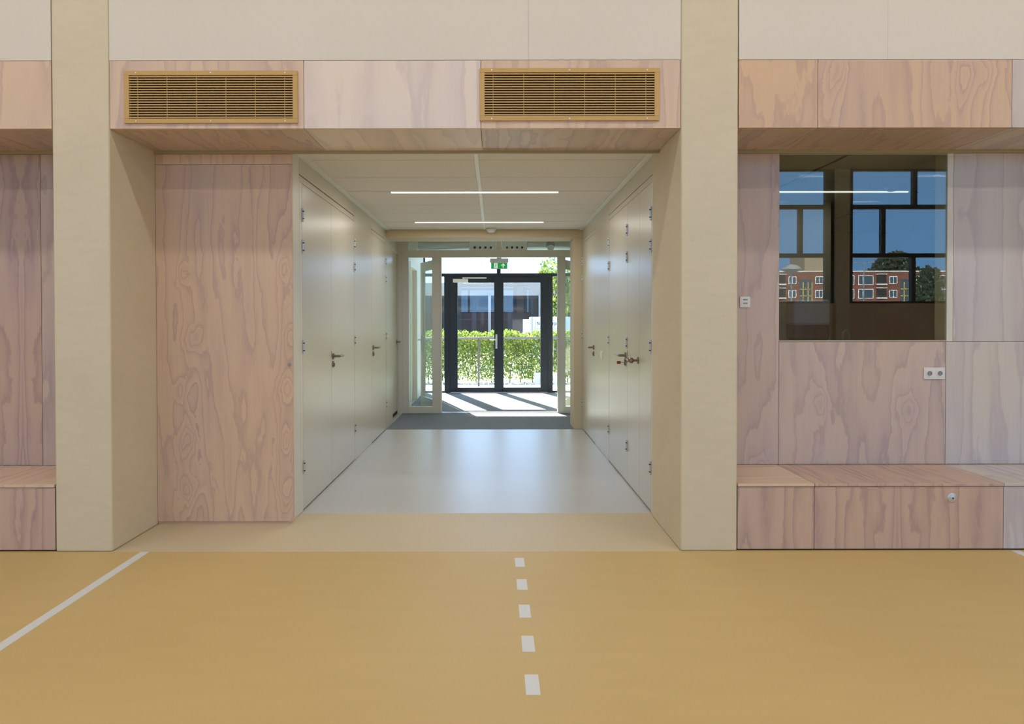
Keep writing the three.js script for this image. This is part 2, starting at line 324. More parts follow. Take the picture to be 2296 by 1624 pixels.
// side room walls
tag(box('wall_partition', [1.251, 3.18], [0, 2.75], [6.45, 6.6], M.beam), 'partition with the towel dispenser inside the side room', 'wall', S);
tag(box('wall_back', [1.25, 6.1], [0, 2.75], [8.9, 9.05], M.beam), 'rear wall of the dim side room', 'wall', S);
tag(box('wall_end', [5.95, 6.1], [0, 2.75], [4.6, 8.9], M.beam), 'end wall of the dim side room', 'wall', S);

// hall shell behind the camera, with the tall windows that light it
tag(box('wall_end', [HX0 - 0.3, HX0], [0, HH], [-HB - 0.3, 4.5], M.white), 'white end wall of the hall on the side of the plain bench', 'wall', S);
tag(box('wall_end', [HX1, HX1 + 0.3], [0, HH], [-HB - 0.3, 4.5], M.white), 'white end wall of the hall on the room window side', 'wall', S);
{
  const w = thing('wall_rear', 'rear hall wall of plywood boards below tall windows', 'wall', [0, 0, -HB], S);
  box('core', [HX0, HX1], [0, 1.79], [-HB - 0.3, -HB - 0.03], M.white, w);
  box('lintel', [HX0, HX1], [5.1, HH], [-HB - 0.3, -HB], M.white, w);
  for (let k = 0; k < 28; k++) { const a = HX0 + k * 0.908; box('board', [a + 0.002, a + 0.906], [1.42, 1.788], [-HB - 0.03, -HB], k % 2 ? M.warm : M.ringed, w, 0, [k * 0.37, 0.1]); box('board', [a + 0.002, a + 0.906], [0.0, 1.417], [-HB - 0.03, -HB], k % 2 ? M.ringed : M.warm, w, 0, [k * 0.21, 0.3]); }
}
const bays = []; for (let k = -3; k <= 3; k++) bays.push(1.241 + 3.633 * k);
bays.forEach((cx, k) => {
  tag(box('column', [cx - 0.165, cx + 0.165], [0, HH], [-HB, -HB + 0.12], M.conc, scene, 0.01), 'cream concrete column between the tall hall windows', 'column', S, 'columns of the rear hall wall');
  const w = thing(`window_${k + 2}`, 'tall dark framed hall window of staggered panes', 'window', [cx + 1.8, 1.8, -HB - 0.1], S, 'tall windows of the rear hall wall');
  const a = cx + 0.1, b = k === 6 ? HX1 : cx + 3.633 - 0.1, z = [-HB - 0.2, -HB - 0.08], e = (p, t) => [p - t / 2, p + t / 2];
  box('post', [a - 0.1, a + 0.24], [1.79, 5.1], z, M.winFrame, w); box('post', [b - 0.24, b + 0.1], [1.79, 5.1], z, M.winFrame, w);
  const x0 = a + 0.24, x1 = b - 0.24, odd = (k + 7) % 2;
  const ys = [1.79, 1.84, 2.925, 3.025, 4.125, 4.225, 5.06, 5.1];
  for (let i = 0; i < 8; i += 2) box('rail', [x0, x1], [ys[i], ys[i + 1]], z, M.winFrame, w);
  const bars = odd ? [cx + 1.1, cx + 2.69, cx + 1.1] : [cx + 1.85, cx + 1.1, cx + 1.88];
  bars.forEach((p, r) => {
    const Y = [ys[1 + 2 * r], ys[2 + 2 * r]];
    box('mullion', e(p, 0.1), Y, z, M.winFrame, w);
    box('pane', [x0, p - 0.05], Y, [-HB - 0.145, -HB - 0.14], M.glass, w); box('pane', [p + 0.05, x1], Y, [-HB - 0.145, -HB - 0.14], M.glass, w);
  });
});

// ================================================================== CORRIDOR DOORS
const HY = [2.09, 1.868, 1.162, 0.312];                     // hinge heights
function hinges(d, x, z, side) {                          // side: +1 opens towards +x
  for (const y of HY) {
    const c = V(x + side * 0.006, y, -z), h = joined('hinge', [moved(rodG(V(0, -0.0465, 0), V(0, 0.0465, 0), 0.0085, 14), V(0, 0, 0)), moved(boxG(0.003, 0.086, 0.03, 0.001), V(-side * 0.004, 0, 0))], M.steel, d, c);
    for (const k of [-0.026, 0.026]) put(rodG(V(0, -0.0035, 0), V(0, 0.0035, 0), 0.0094, 14), 'bearing_ring', M.steelDark, h, V(c.x, y + k, c.z));
  }
}
function lever(d, x, y, z, side, dir, mat = M.satin) {     // on the face x; lever runs along depth by dir
  const c = V(x, y, -z);
  const pts = [V(0.012 * side, 0, 0), V(0.05 * side, 0, 0), V(0.056 * side, 0, -0.006 * dir), V(0.056 * side, 0, -0.13 * dir)];
  joined('lever_handle', [moved(rodG(V(0, 0, 0), V(side * 0.011, 0, 0), 0.026, 24), V(side * 0.0055, 0, 0)), moved(rodG(pts[0], pts[1], 0.0105, 14), pts[0].clone().add(pts[1]).multiplyScalar(0.5)), moved(rodG(pts[1], pts[3], 0.0105, 14), V(0, 0, 0)).scale(1, 1, 1) && moved(rodG(pts[2], pts[3], 0.0105, 14), pts[2].clone().add(pts[3]).multiplyScalar(0.5)), moved(new THREE.SphereGeometry(0.0112, 12, 8), V(0.053 * side, 0, 0))], mat, d, c);
}
function rosette(d, x, y, z, side) {
  const c = V(x, y, -z), r = joined('key_rosette', [moved(rodG(V(0, 0, 0), V(side * 0.01, 0, 0), 0.026, 24), V(side * 0.005, 0, 0)), moved(boxG(0.012, 0.03, 0.012, 0.003), V(side * 0.012, -0.004, 0))], M.satin, d, c);
  return r;
}
{
  const d = thing('door_1', 'pale double corridor door with lever handle beside the tall plywood panel', 'door', [XL, 0, 5.6], S), X = [-1.4, XL];
  box('frame', X, [2.314, 2.358], [4.73, 6.568], M.door, d, 0.0015); box('frame', X, [0.002, 2.3125], [4.73, 4.797], M.frame, d, 0.0015);
  box('leaf', X, [0.011, 2.311], [4.8, 5.6385], M.door, d, 0.002); box('leaf', X, [0.011, 2.311], [5.6415, 6.566], M.door, d, 0.002);
  hinges(d, XL, 4.799, 1); hinges(d, XL, 6.568, 1); lever(d, XL, 1.052, 5.685, 1, 1); rosette(d, XL, 0.985, 5.685, 1);
  box('latch_plate', [XL - 0.001, XL + 0.002], [1.045, 1.095], [5.634, 5.646], M.satin, d);
}
{
  const d = thing('door_2', 'pale single corridor door with lever handle close to the beige beam', 'door', [XL, 0, 7.95], S), X = [-1.4, XL];
  box('frame', X, [2.314, 2.358], [7.472, 8.452], M.door, d, 0.0015); box('leaf', X, [0.011, 2.311], [7.472, 8.448], M.door, d, 0.002);
  hinges(d, XL, 8.452, 1); lever(d, XL, 1.054, 7.55, 1, 1); rosette(d, XL, 0.985, 7.55, 1);
}
{
  const d = thing('door_3', 'pale three leaf corridor door with key and round knobs beside the column', 'door', [XR, 0, 5.6], S), X = [XR, 1.133];
  box('frame', X, [2.308, 2.352], [4.666, 6.498], M.door, d, 0.0015); box('frame', X, [0.002, 2.3065], [4.666, 4.744], M.frame, d, 0.0015);
  box('leaf', X, [0.011, 2.305], [4.748, 5.1305], M.door, d, 0.002); box('leaf', X, [0.011, 2.305], [5.1335, 5.5985], M.door, d, 0.002); box('leaf', X, [0.011, 2.305], [5.6015, 6.494], M.door, d, 0.002);
  hinges(d, XR, 4.747, -1); hinges(d, XR, 5.6, -1); hinges(d, XR, 6.497, -1); lever(d, XR, 1.056, 5.66, -1, 1); 
  const r = rosette(d, XR, 0.995, 5.66, -1);
  box('latch_plate', [XR - 0.002, XR + 0.001], [1.05, 1.1], [5.594, 5.606], M.satin, d);
  joined('key', [moved(boxG(0.03, 0.004, 0.003, 0.001), V(-0.03, 0, 0)), moved(boxG(0.032, 0.024, 0.008, 0.003), V(-0.06, 0, 0))], std(rgb(150, 70, 34), 0.5), r, V(XR, 0.997, -5.66));
  const k = V(XR, 1.042, -5.17);
  joined('knob', [moved(rodG(V(0, 0, 0), V(-0.008, 0, 0), 0.026, 24), V(-0.004, 0, 0)), moved(rodG(V(0, 0, 0), V(-0.05, 0, 0), 0.009, 12), V(-0.03, 0, 0)), moved(new THREE.SphereGeometry(0.022, 18, 12), V(-0.055, 0, 0)), moved(new THREE.TorusGeometry(0.016, 0.004, 10, 24), V(-0.09, 0.004, 0))], M.satin, d, k);
}
{
  const d = thing('door_4', 'pale single corridor door with lever handle beside the beige post', 'door', [XR, 0, 7.95], S), X = [XR, 1.133];
  box('frame', X, [2.308, 2.352], [7.424, 8.455], M.door, d, 0.0015); box('leaf', X, [0.011, 2.305], [7.424, 8.45], M.door, d, 0.002);
  hinges(d, XR, 8.453, -1); lever(d, XR, 1.056, 7.49, -1, 1); rosette(d, XR, 0.985, 7.49, -1);
}
{
  const d = thing('door_5', 'pale door in the niche just before the glazed screen', 'door', [-1.43, 0, 9.5], S);
  box('leaf', [-1.46, -1.43], [0.05, 2.33], [9.05, 9.93], M.door, d, 0.002); box('frame', [-1.46, -1.42], [2.33, 2.366], [9.0, 9.945], M.frame, d, 0.001); box('frame', [-1.46, -1.42], [0.05, 2.33], [9.001, 9.048], M.frame, d, 0.001);
  box('kick_strip', [-1.46, -1.432], [0.0, 0.05], [9.085, 9.94], M.skirt, d);
  lever(d, -1.43, 1.052, 9.86, 1, -1);
}
{
  const d = thing('door_6', 'pale recessed door in the vestibule side wall', 'door', [-1.45, 0, 11.35], S);
  box('frame', [-1.455, -1.347], [0, 2.31], [10.851, 10.93], M.tbar, d, 0.002); box('frame', [-1.455, -1.347], [0, 2.31], [11.77, 11.849], M.tbar, d, 0.002); box('frame', [-1.455, -1.347], [2.23, 2.31], [10.931, 11.769], M.tbar, d, 0.002);
  box('leaf', [-1.455, -1.42], [0.01, 2.229], [10.932, 11.768], M.beam, d, 0.002);
}

// ================================================================== GLAZED SCREEN AND ENTRANCE
{
  const w = thing('partition_glazed', 'pale framed glazed screen with open doorway at the vestibule', 'glazed screen', [0.065, 0, 9.95], S), Z = [9.95, 10.03], m = M.frame;
  const st = (x0, x1, y0, y1, Zr = Z) => box('frame', [x0, x1], [y0, y1], Zr, m, w, 0.002);
  st(-1.46, -1.356, 0, 2.75); st(-1.3555, -1.264, 0.0, 2.75); st(-0.921, -0.806, 0, 2.284); st(-0.8055, -0.784, 0, 2.284, [9.945, 10.035]);
  st(0.937, 1.03, 0, 2.284); st(0.914, 0.9365, 0, 2.284, [9.945, 10.035]); st(1.394, 1.5, 0, 2.75);
  st(-1.2635, 1.3935, 2.2845, 2.388); st(0.02, 0.098, 2.3885, 2.75); st(-1.2635, -0.9215, 0, 0.098); st(1.0305, 1.3935, 0, 0.098);
  for (const [a, b, c, d] of [[-1.2635, 0.0195, 2.3885, 2.75], [0.0985, 1.3935, 2.3885, 2.75], [-1.2635, -0.9215, 0.0985, 2.284], [1.0305, 1.3935, 0.0985, 2.284]]) box('pane', [a, b], [c, d], [9.988, 9.994], M.glass, w);
  box('sill_strip', [-0.784, 0.914], [0.0025, 0.012], [9.95, 10.03], M.steel, w, 0.002);
}
function glassLeaf(name, label, hx, side, swing, mat) {    // built along +x from its hinge, then swung
  const d = thing(name, label, 'door', [0, 0, 0], S), L = 0.84, Z = [-0.022, 0.022];
  box('stile', [0, 0.095], [0.012, 2.27], Z, mat, d, 0.003); box('stile', [L - 0.095, L], [0.012, 2.27], Z, mat, d, 0.003);
  box('rail', [0.0955, L - 0.0955], [2.13, 2.27], Z, mat, d, 0.003); box('rail', [0.0955, L - 0.0955], [0.012, 0.17], Z, mat, d, 0.003);
  box('pane', [0.0955, L - 0.0955], [0.1705, 2.1295], [-0.004, 0.004], M.glass, d);
  for (const s of [1, -1]) {
    const hz = s * 0.023;
    joined('lever_handle', [boxG(0.032, 0.24, 0.008, 0.003), moved(rodG(V(0, 0, 0), V(0, 0, -s * 0.05), 0.009, 12), V(0, 0.06, -s * 0.025)), moved(rodG(V(0, 0, 0), V(-0.12, 0, 0), 0.009, 12), V(-0.06, 0.06, -s * 0.05))], M.steel, d, V(L - 0.045, 1.0, -hz - s * 0.003));
  }
  d.position.set(hx, 0, -9.99); d.rotation.y = swing;
  return d;
}
glassLeaf('door_7', 'open pale framed glass door leaf by the niche side of the screen', -0.8, 1, Math.PI / 2 + 0.44, M.frame);
glassLeaf('door_8', 'open pale framed glass door leaf behind the beige post', 0.93, 1, Math.PI / 2 - 0.44, M.frame);
{
  const w = thing('window_entrance', 'dark navy framed entrance glazing with sky above the doors', 'window', [0.067, 0, 12.85], S), Z = [12.85, 12.93], m = M.navy;
  const st = (x0, x1, y0, y1) => box('frame', [x0, x1], [y0, y1], Z, m, w, 0.003);
  st(-1.354, -1.32, 0, 2.75); st(-0.96, -0.846, 0, 2.2); st(0.99, 1.09, 0, 2.2); st(-0.8455, 0.9895, 2.1835, 2.2); st(1.45, 1.5, 0, 2.75); st(-1.3195, 1.45, 2.2005, 2.259); st(-1.3195, 1.45, 2.69, 2.75); st(0.034, 0.109, 2.2595, 2.69);
  st(-1.3195, -0.9605, 0, 0.035); st(1.0905, 1.45, 0, 0.035);
  for (const [a, b, c, d] of [[-1.3195, 0.0335, 2.2595, 2.69], [0.1095, 1.45, 2.2595, 2.69], [-1.3195, -0.9605, 0.0355, 2.2], [1.0905, 1.45, 0.0355, 2.2]]) box('pane', [a, b], [c, d], [12.888, 12.894], M.glass, w);
}
{
  const d = thing('door_9', 'dark navy glazed double entrance door leading outside', 'door', [0.067, 0, 12.85], S), Z = [12.842, 12.915], m = M.navy;
  for (const [a, b, g0, g1] of [[-0.845, 0.0655, -0.708, -0.017], [0.0685, 0.989, 0.16, 0.859]]) {
    box('stile', [a, g0], [0.01, 2.182], Z, m, d, 0.003); box('stile', [g1, b], [0.01, 2.182], Z, m, d, 0.003);
    box('rail', [g0, g1], [2.084, 2.182], Z, m, d, 0.003); box('rail', [g0, g1], [0.01, 0.1], Z, m, d, 0.003);
    box('pane', [g0, g1], [0.1005, 2.0835], [12.876, 12.884], M.glass, d);
  }
  box('astragal', [0.05, 0.084], [0.01, 2.182], [12.836, 12.8415], m, d, 0.002);
  const c = V(0.025, 0.97, -12.836);
  joined('lever_handle', [boxG(0.036, 0.27, 0.01, 0.005), moved(rodG(V(0, 0, 0), V(0, 0, 0.05), 0.009, 12), V(0, 0.034, 0.027)), moved(rodG(V(0, 0, 0), V(-0.13, 0, 0), 0.01, 12), V(-0.062, 0.034, 0.05))], M.steel, d, c);
  box('closer_box', [-0.791, -0.505], [2.083, 2.149], [12.79, 12.842], M.plastic, d, 0.006);
  box('closer_rail', [-0.615, -0.16], [2.158, 2.182], [12.815, 12.84], M.plastic, d, 0.003);
  rod('closer_arm', V(-0.6, 2.148, -12.81), V(-0.56, 2.165, -12.82), 0.007, M.plastic, d);
}

// ================================================================== FITTINGS
function vent(x0, x1, y0, y1, label) {
  const v = thing('ventilation_grille', label, 'vent grille', [(x0 + x1) / 2, y0, ZF]), Z = [ZF - 0.006, ZF + 0.006];
  const a = x0 + 0.029, b = x1 - 0.029, c = y0 + 0.027, d = y1 - 0.026;
  box('frame', [x0, x1], [d, y1], Z, M.gold, v, 0.002); box('frame', [x0, x1], [y0, c], Z, M.gold, v, 0.002); box('frame', [x0, a], [c, d], Z, M.gold, v, 0.002); box('frame', [b, x1], [c, d], Z, M.gold, v, 0.002);
  const n = 17, p = (d - c) / n;
  for (let k = 0; k < n; k++) { const y = c + p * (k + 0.5); box('slat', [a, b], [y - 0.0033, y + 0.0033], [ZF - 0.003, ZF + 0.0012], M.gold, v); }
  for (let k = 0; k < 6; k++) { const x = a + (b - a) * (0.05 + 0.18 * k); box('fin', [x - 0.0018, x + 0.0018], [c, d], [ZF + 0.0014, ZF + 0.006], M.gold, v); }
  for (let k = 0; k < 34; k++) { const x = a + (b - a) * (k + 0.5) / 34; box('vane', [x - 0.001, x + 0.001], [c, d], [ZF + 0.024, ZF + 0.033], M.vane, v); }
  for (const x of [x0 + 0.07, (x0 + x1) / 2, x1 - 0.072]) for (const y of [y0 + 0.012, y1 - 0.012]) put(rodG(V(0, 0, 0), V(0, 0, 0.003), 0.0045, 12), 'screw', M.screw, v, V(x, y, -ZF + 0.0068));
}
vent(...VENTS[0], 'ochre slatted ventilation grille above the tall plywood panel');
vent(...VENTS[1], 'ochre slatted ventilation grille in the fascia beside the window side column');

function lightStrip(x0, x1, z, label, power = 108) {
  const l = thing('linear_light', label, 'ceiling light', [(x0 + x1) / 2, CEIL - 0.03, z], undefined, undefined);
  box('housing', [x0 - 0.008, x1 + 0.008], [2.4835, 2.499], [z - 0.029, z + 0.029], M.tbar, l, 0.003);
  box('end_cap', [x0 - 0.008, x0], [CEIL - 0.013, 2.4832], [z - 0.02, z + 0.02], M.plastic, l, 0.002); box('end_cap', [x1, x1 + 0.008], [CEIL - 0.013, 2.4832], [z - 0.02, z + 0.02], M.plastic, l, 0.002);
  box('diffuser', [x0, x1], [CEIL - 0.011, 2.4832], [z - 0.013, z + 0.013], M.diffuser, l, 0.004);
  const r = new THREE.RectAreaLight(new THREE.Color(1, 0.95, 0.88), power, x1 - x0, 0.026); r.name = 'strip_glow'; r.position.set((x0 + x1) / 2, CEIL - 0.014, -z); r.lookAt((x0 + x1) / 2, 0, -z); scene.add(r);
}
lightStrip(-0.916, 0.56, 6.02, 'lit linear ceiling light in the middle of the corridor ceiling');
lightStrip(-0.916, 0.558, 7.82, 'lit linear ceiling light close to the beige beam');
lightStrip(2.17, 3.645, 6.02, 'lit linear ceiling light inside the side room', 11);

function detector(x, z, y, label) {
  const d = thing('smoke_detector', label, 'smoke detector', [x, y - 0.045, z]);
  put(new THREE.LatheGeometry([[0, -0.05], [0.03, -0.05], [0.045, -0.042], [0.05, -0.03], [0.05, -0.022]].map((p) => new THREE.Vector2(...p)), 28), 'head', M.plastic, d, V(x, y, -z));
  put(new THREE.LatheGeometry([[0.048, -0.022], [0.062, -0.02], [0.066, -0.012], [0.066, 0], [0, 0]].map((p) => new THREE.Vector2(...p)), 28), 'base', M.plastic, d, V(x, y, -z));
}
detector(-0.045, 8.36, CEIL, 'round white smoke detector on the ceiling before the beige beam');
detector(3.35, 5.75, CEIL, 'round white smoke detector on the side room ceiling');

{ // exit sign
  const s = thing('exit_sign', 'green running man exit sign with up arrow hanging in the vestibule', 'exit sign', [0.065, 2.15, 10.4]);
  rod('hanger', V(0.065, 2.3, -10.4), V(0.065, 2.75, -10.4), 0.035, M.plastic, s, 16);
  box('housing', [-0.075, 0.204], [2.243, 2.304], [10.36, 10.44], M.plastic, s, 0.008);
  box('light_plate', [-0.06, 0.19], [2.148, 2.242], [10.394, 10.402], M.plastic, s, 0.001);
  const cv = document.createElement('canvas'); cv.width = 512; cv.height = 192; const c = cv.getContext('2d');
  c.fillStyle = '#12a34a'; c.fillRect(0, 0, 512, 192);
  c.fillStyle = '#ffffff'; c.fillRect(84, 10, 118, 172);
  c.strokeStyle = '#12a34a'; c.fillStyle = '#12a34a'; c.lineCap = 'round'; c.lineJoin = 'round';
  c.beginPath(); c.arc(158, 36, 14, 0, 7); c.fill();
  c.lineWidth = 20; c.beginPath(); c.moveTo(146, 62); c.lineTo(134, 104); c.stroke();
  c.lineWidth = 13; c.beginPath(); c.moveTo(134, 104); c.lineTo(158, 128); c.lineTo(146, 170); c.stroke();
  c.beginPath(); c.moveTo(132, 106); c.lineTo(122, 140); c.lineTo(94, 150); c.stroke();
  c.lineWidth = 10; c.beginPath(); c.moveTo(146, 62); c.lineTo(176, 84); c.lineTo(192, 74); c.stroke(); c.beginPath(); c.moveTo(144, 60); c.lineTo(112, 66); c.lineTo(100, 92); c.stroke();
  c.strokeStyle = '#ffffff'; c.lineWidth = 30; c.lineCap = 'butt'; c.beginPath(); c.moveTo(384, 176); c.lineTo(384, 40); c.stroke(); c.lineJoin = 'miter'; c.lineWidth = 26; c.beginPath(); c.moveTo(326, 96); c.lineTo(384, 34); c.lineTo(442, 96); c.stroke();
  const t = new THREE.CanvasTexture(cv); t.colorSpace = THREE.SRGBColorSpace;
  const m = std(0xffffff, 0.4, { map: t, emissive: new THREE.Color(1, 1, 1), emissiveMap: t, emissiveIntensity: 0.5 });
  put(new THREE.PlaneGeometry(0.238, 0.084), 'sign_face', m, s, V(0.065, 2.198, -10.3935));
}
{ // duct with silencer boxes above the screen
  const d = thing('ventilation_duct', 'round galvanised ventilation duct seen above the glazed screen', 'duct', [0, 2.45, 10.75]);
  for (const [a, b] of [[-1.2, -0.405], [0.505, 1.45]]) { rod('duct_pipe', V(a, 2.58, -10.75), V(b, 2.58, -10.75), 0.125, M.galv, d, 36); for (const x of [a + 0.02, (a + b) / 2, b - 0.02]) rod('joint_band', V(x - 0.012, 2.58, -10.75), V(x + 0.012, 2.58, -10.75), 0.128, M.galv, d, 36); }
  rod('branch_collar', V(0.86, 2.58, -10.75), V(0.86, 2.48, -10.5), 0.09, M.galv, d, 24, 0.05);
  box('end_plate', [-1.354, -1.2], [2.43, 2.72], [10.6, 10.9], M.plastic, d, 0.004);
  for (const [a, b, n] of [[-0.4, 0.02, 1], [0.11, 0.5, 2]]) {
    const s = thing('valve_box', n === 1 ? 'white box with four round air spouts beside the plain duct' : 'white box with four round air spouts beside the branched duct', 'air box', [(a + b) / 2, 2.44, 10.62]);
    box('body', [a, b], [2.45, 2.72], [10.6, 10.9], M.plastic, s, 0.004);
    for (let k = 0; k < 4; k++) { const x = a + (b - a) * (0.2 + 0.2 * k); const sp = put(new THREE.TorusGeometry(0.026, 0.008, 10, 22), 'spout', M.plastic, s, V(x, 2.497, -10.595)); put(new THREE.CircleGeometry(0.025, 20), 'opening', M.dark, sp, V(x, 2.497, -10.596)); }
  }
}
{ // sockets and switches
  const s = thing('double_socket', 'white double wall socket on plywood below the room window', 'socket', [2.885, 0.955, ZP]);
  box('plate', [2.816, 2.954], [0.955, 1.031], [ZP - 0.009, ZP], M.plastic, s, 0.003);
  for (const x of [2.851, 2.919]) {
    const i = box('insert', [x - 0.026, x + 0.026], [0.967, 1.019], [ZP - 0.011, ZP - 0.0091], M.plastic, s, 0.002);
    put(new THREE.TorusGeometry(0.0195, 0.003, 10, 28), 'rim', M.plastic, i, V(x, 0.993, -ZP + 0.0118));
    put(new THREE.CylinderGeometry(0.018, 0.018, 0.0016, 28).rotateX(Math.PI / 2), 'recess', M.greyPlastic, i, V(x, 0.993, -ZP + 0.0114));
    for (const k of [-1, 1]) put(new THREE.CylinderGeometry(0.0026, 0.0026, 0.002, 10).rotateX(Math.PI / 2), 'hole', M.dark, i, V(x + k * 0.0085, 0.993, -ZP + 0.0124));
  }
  const w = thing('wall_switch', 'white square control plate on plywood beside the column', 'switch', [1.64, 1.43, ZP]);
  box('plate', [1.607, 1.674], [1.428, 1.5], [ZP - 0.009, ZP], M.plastic, w, 0.003); box('insert', [1.616, 1.665], [1.437, 1.491], [ZP - 0.011, ZP - 0.0091], M.plastic, w, 0.002);
  box('slot', [1.626, 1.655], [1.474, 1.484], [ZP - 0.0122, ZP - 0.0111], M.greyPlastic, w); box('slot', [1.626, 1.655], [1.45, 1.46], [ZP - 0.0122, ZP - 0.0111], M.greyPlastic, w);
  const v = thing('wall_switch', 'white light switch on the pale corridor panel between two doors', 'switch', [XR, 0.956, 6.92]);
  box('plate', [XR - 0.012, XR], [0.958, 1.038], [6.86, 6.96], M.plastic, v, 0.004); box('rocker', [XR - 0.016, XR - 0.0121], [0.968, 1.028], [6.872, 6.948], M.plastic, v, 0.002);
}
// benches
function bench(x0, x1, label, mf, ml, o, extra) {
  const b = thing('bench_unit', label, 'bench', [(x0 + x1) / 2, 0, 4.2]);
  box('plinth', [x0 + 0.004, x1 - 0.004], [0, 0.012], [3.965, 4.44], M.dark, b);
  box('front_panel', [x0 + 0.0015, x1 - 0.0015], [0.01, 0.3725], [ZF + 0.006, 3.966], mf, b, 0.0015, [o[0], o[1]]);
  box('carcass', [x0 + 0.004, x1 - 0.004], [0.0125, 0.37], [3.968, 4.44], M.plyEdge, b);
  box('lid', [x0 + 0.0015, x1 - 0.0015], [0.3755, 0.3935], [ZF, 4.4692], ml, b, 0.003, [o[2], o[3]], o[4]);
  if (extra) extra(b);
  return b;
}
const piano = (x0, x1) => (b) => {
  const l = []; for (let x = x0 + 0.02; x < x1 - 0.03; x += 0.032) l.push(moved(rodG(V(0, 0, 0), V(0.026, 0, 0), 0.0035, 8), V(x + 0.013, 0, 0)));
  joined('piano_hinge', l, M.satin, b, V(0, 0.3955, -4.46));
};
bench(1.41, 1.857, 'short plywood bench unit beside the concrete column', M.brown, M.warm, [0.4, 0.8, 0.1, 0.3, true]);
bench(1.857, 2.958, 'long plywood bench unit with a round lock below the room window', M.brown, M.brown, [0.1, 0.9, 0.2, 0.6], (b) => {
  piano(1.9, 2.95)(b);
  const k = put(new THREE.LatheGeometry([[0, 0.008], [0.012, 0.008], [0.013, 0.005], [0.022, 0.005], [0.027, 0.003], [0.028, 0]].map((p) => new THREE.Vector2(...p)), 32).rotateX(Math.PI / 2), 'lock', M.steel, b, V(2.658, 0.307, -ZF - 0.006 + 0.0005));
  box('keyhole', [2.655, 2.661], [0.302, 0.312], [ZF - 0.004, ZF - 0.0018], M.dark, k);
});
bench(2.958, 4.7, 'pale plywood bench unit past the round lock', M.lilac, M.lilac, [0.5, 0.2, 0.2, 0.6], piano(2.96, 4.7));
bench(-5.85, -2.985, 'plywood bench unit with a piano hinge in the plain bench recess', M.brown, M.warm, [0.5, 0.2, 0.2, 0.6], piano(-5.8, -3.0));
bench(-2.985, -2.562, 'short plywood bench unit against the column in the plain bench recess', M.brown, M.warm, [0.9, 1.4, 0.2, 0.6]);

// side room fittings
{
  const d = thing('towel_dispenser', 'white and grey paper towel dispenser on the partition behind the room window', 'dispenser', [2.92, 1.15, 6.4]);
  const prof = (y0, y1, z) => new RoundedBoxGeometry(0.335, y1 - y0, z, 4, 0.03);
  put(prof(1.3, 1.54, 0.2), 'cover', M.plastic, d, V(2.92, 1.42, -6.35)); put(prof(1.165, 1.32, 0.19), 'tray', std(rgb(96, 98, 116), 0.25), d, V(2.92, 1.24, -6.354));
  box('paper', [2.82, 3.02], [1.1, 1.175], [6.33, 6.334], M.plastic, d);
  const t = thing('kitchen_tap', 'steel gooseneck tap in the dim side room', 'tap', [3.53, 0.92, 6.85]);
  const c = new THREE.CatmullRomCurve3([V(3.5, 0.93, -6.85), V(3.5, 1.16, -6.85), V(3.505, 1.22, -6.85), V(3.535, 1.248, -6.85), V(3.565, 1.22, -6.85), V(3.57, 1.16, -6.85)]);
  put(new THREE.TubeGeometry(c, 40, 0.011, 10), 'spout', M.steel, t, V(0, 0, 0)); rod('base', V(3.5, 0.9, -6.85), V(3.5, 0.96, -6.85), 0.022, M.steel, t);
  const k = thing('kitchen_counter', 'counter with the tap along the side room', 'counter', [4.2, 0, 6.9]);
  box('worktop', [3.2, 5.9], [0.86, 0.9], [6.62, 7.22], M.plyEdge, k, 0.004); for (let i = 0; i < 4; i++) box('cabinet_front', [3.22 + i * 0.66, 3.87 + i * 0.66], [0.1, 0.855], [6.64, 7.2], M.door, k, 0.003);
  box('plinth', [3.22, 5.88], [0, 0.1], [6.7, 7.15], M.dark, k);
}

// ================================================================== OUTSIDE, ENTRANCE SIDE
{
  const paveMap = tex(512, 512, (x, y) => { const n = 8 * N(x * 3, y * 3) + 10 * N(x * 60, y * 60); return [176 + n, 172 + n, 164 + n]; }, 4, 4);
  const pave = std(0xffffff, 0.9, { map: paveMap });
  const g = new THREE.BoxGeometry(700, 0.3, 700); metricUV(g, V(0, 0, 0));
  tag(put(g, 'ground', pave, scene, V(0, -0.62, 0)), 'pale paved ground around the building', 'ground', S);
  tag(box('pavement', [-6, 6], [-0.47, -0.015], [12.95, 14.6], pave), 'raised paved entrance landing with a railing', 'landing', S);
}
{
  const m = std(rgb(108, 104, 112), 0.4, { metalness: 0.4 }), r = thing('railing', 'grey steel handrail along the entrance landing', 'railing', [0, 0, 14.4]);
  rod('handrail', V(-5, 1.0, -14.4), V(5.5, 1.0, -14.4), 0.021, m, r);
  for (const x of [-2.75, -0.349, 2.05, 4.45]) box('post', [x - 0.02, x + 0.02], [-0.015, 0.98], [14.385, 14.415], m, r);
}
[-1.85, -1.3, -0.75, -0.23, 0.3, 0.84, 1.4].forEach((x) => {
  const b = thing('bicycle_rack', 'low galvanised bicycle rack hoop before the hedge', 'bicycle rack', [x, -0.47, 17.5], undefined, 'bicycle rack hoops');
  const c = new THREE.CatmullRomCurve3([V(x - 0.05, -0.47, -17.5), V(x - 0.05, -0.2, -17.5), V(x, -0.12, -17.5), V(x + 0.05, -0.2, -17.5), V(x + 0.05, -0.47, -17.5)]);
  put(new THREE.TubeGeometry(c, 24, 0.012, 8), 'hoop', M.galv, b, V(0, 0, 0)); box('foot_bar', [x - 0.22, x + 0.22], [-0.47, -0.43], [17.46, 17.54], M.galv, b);
});
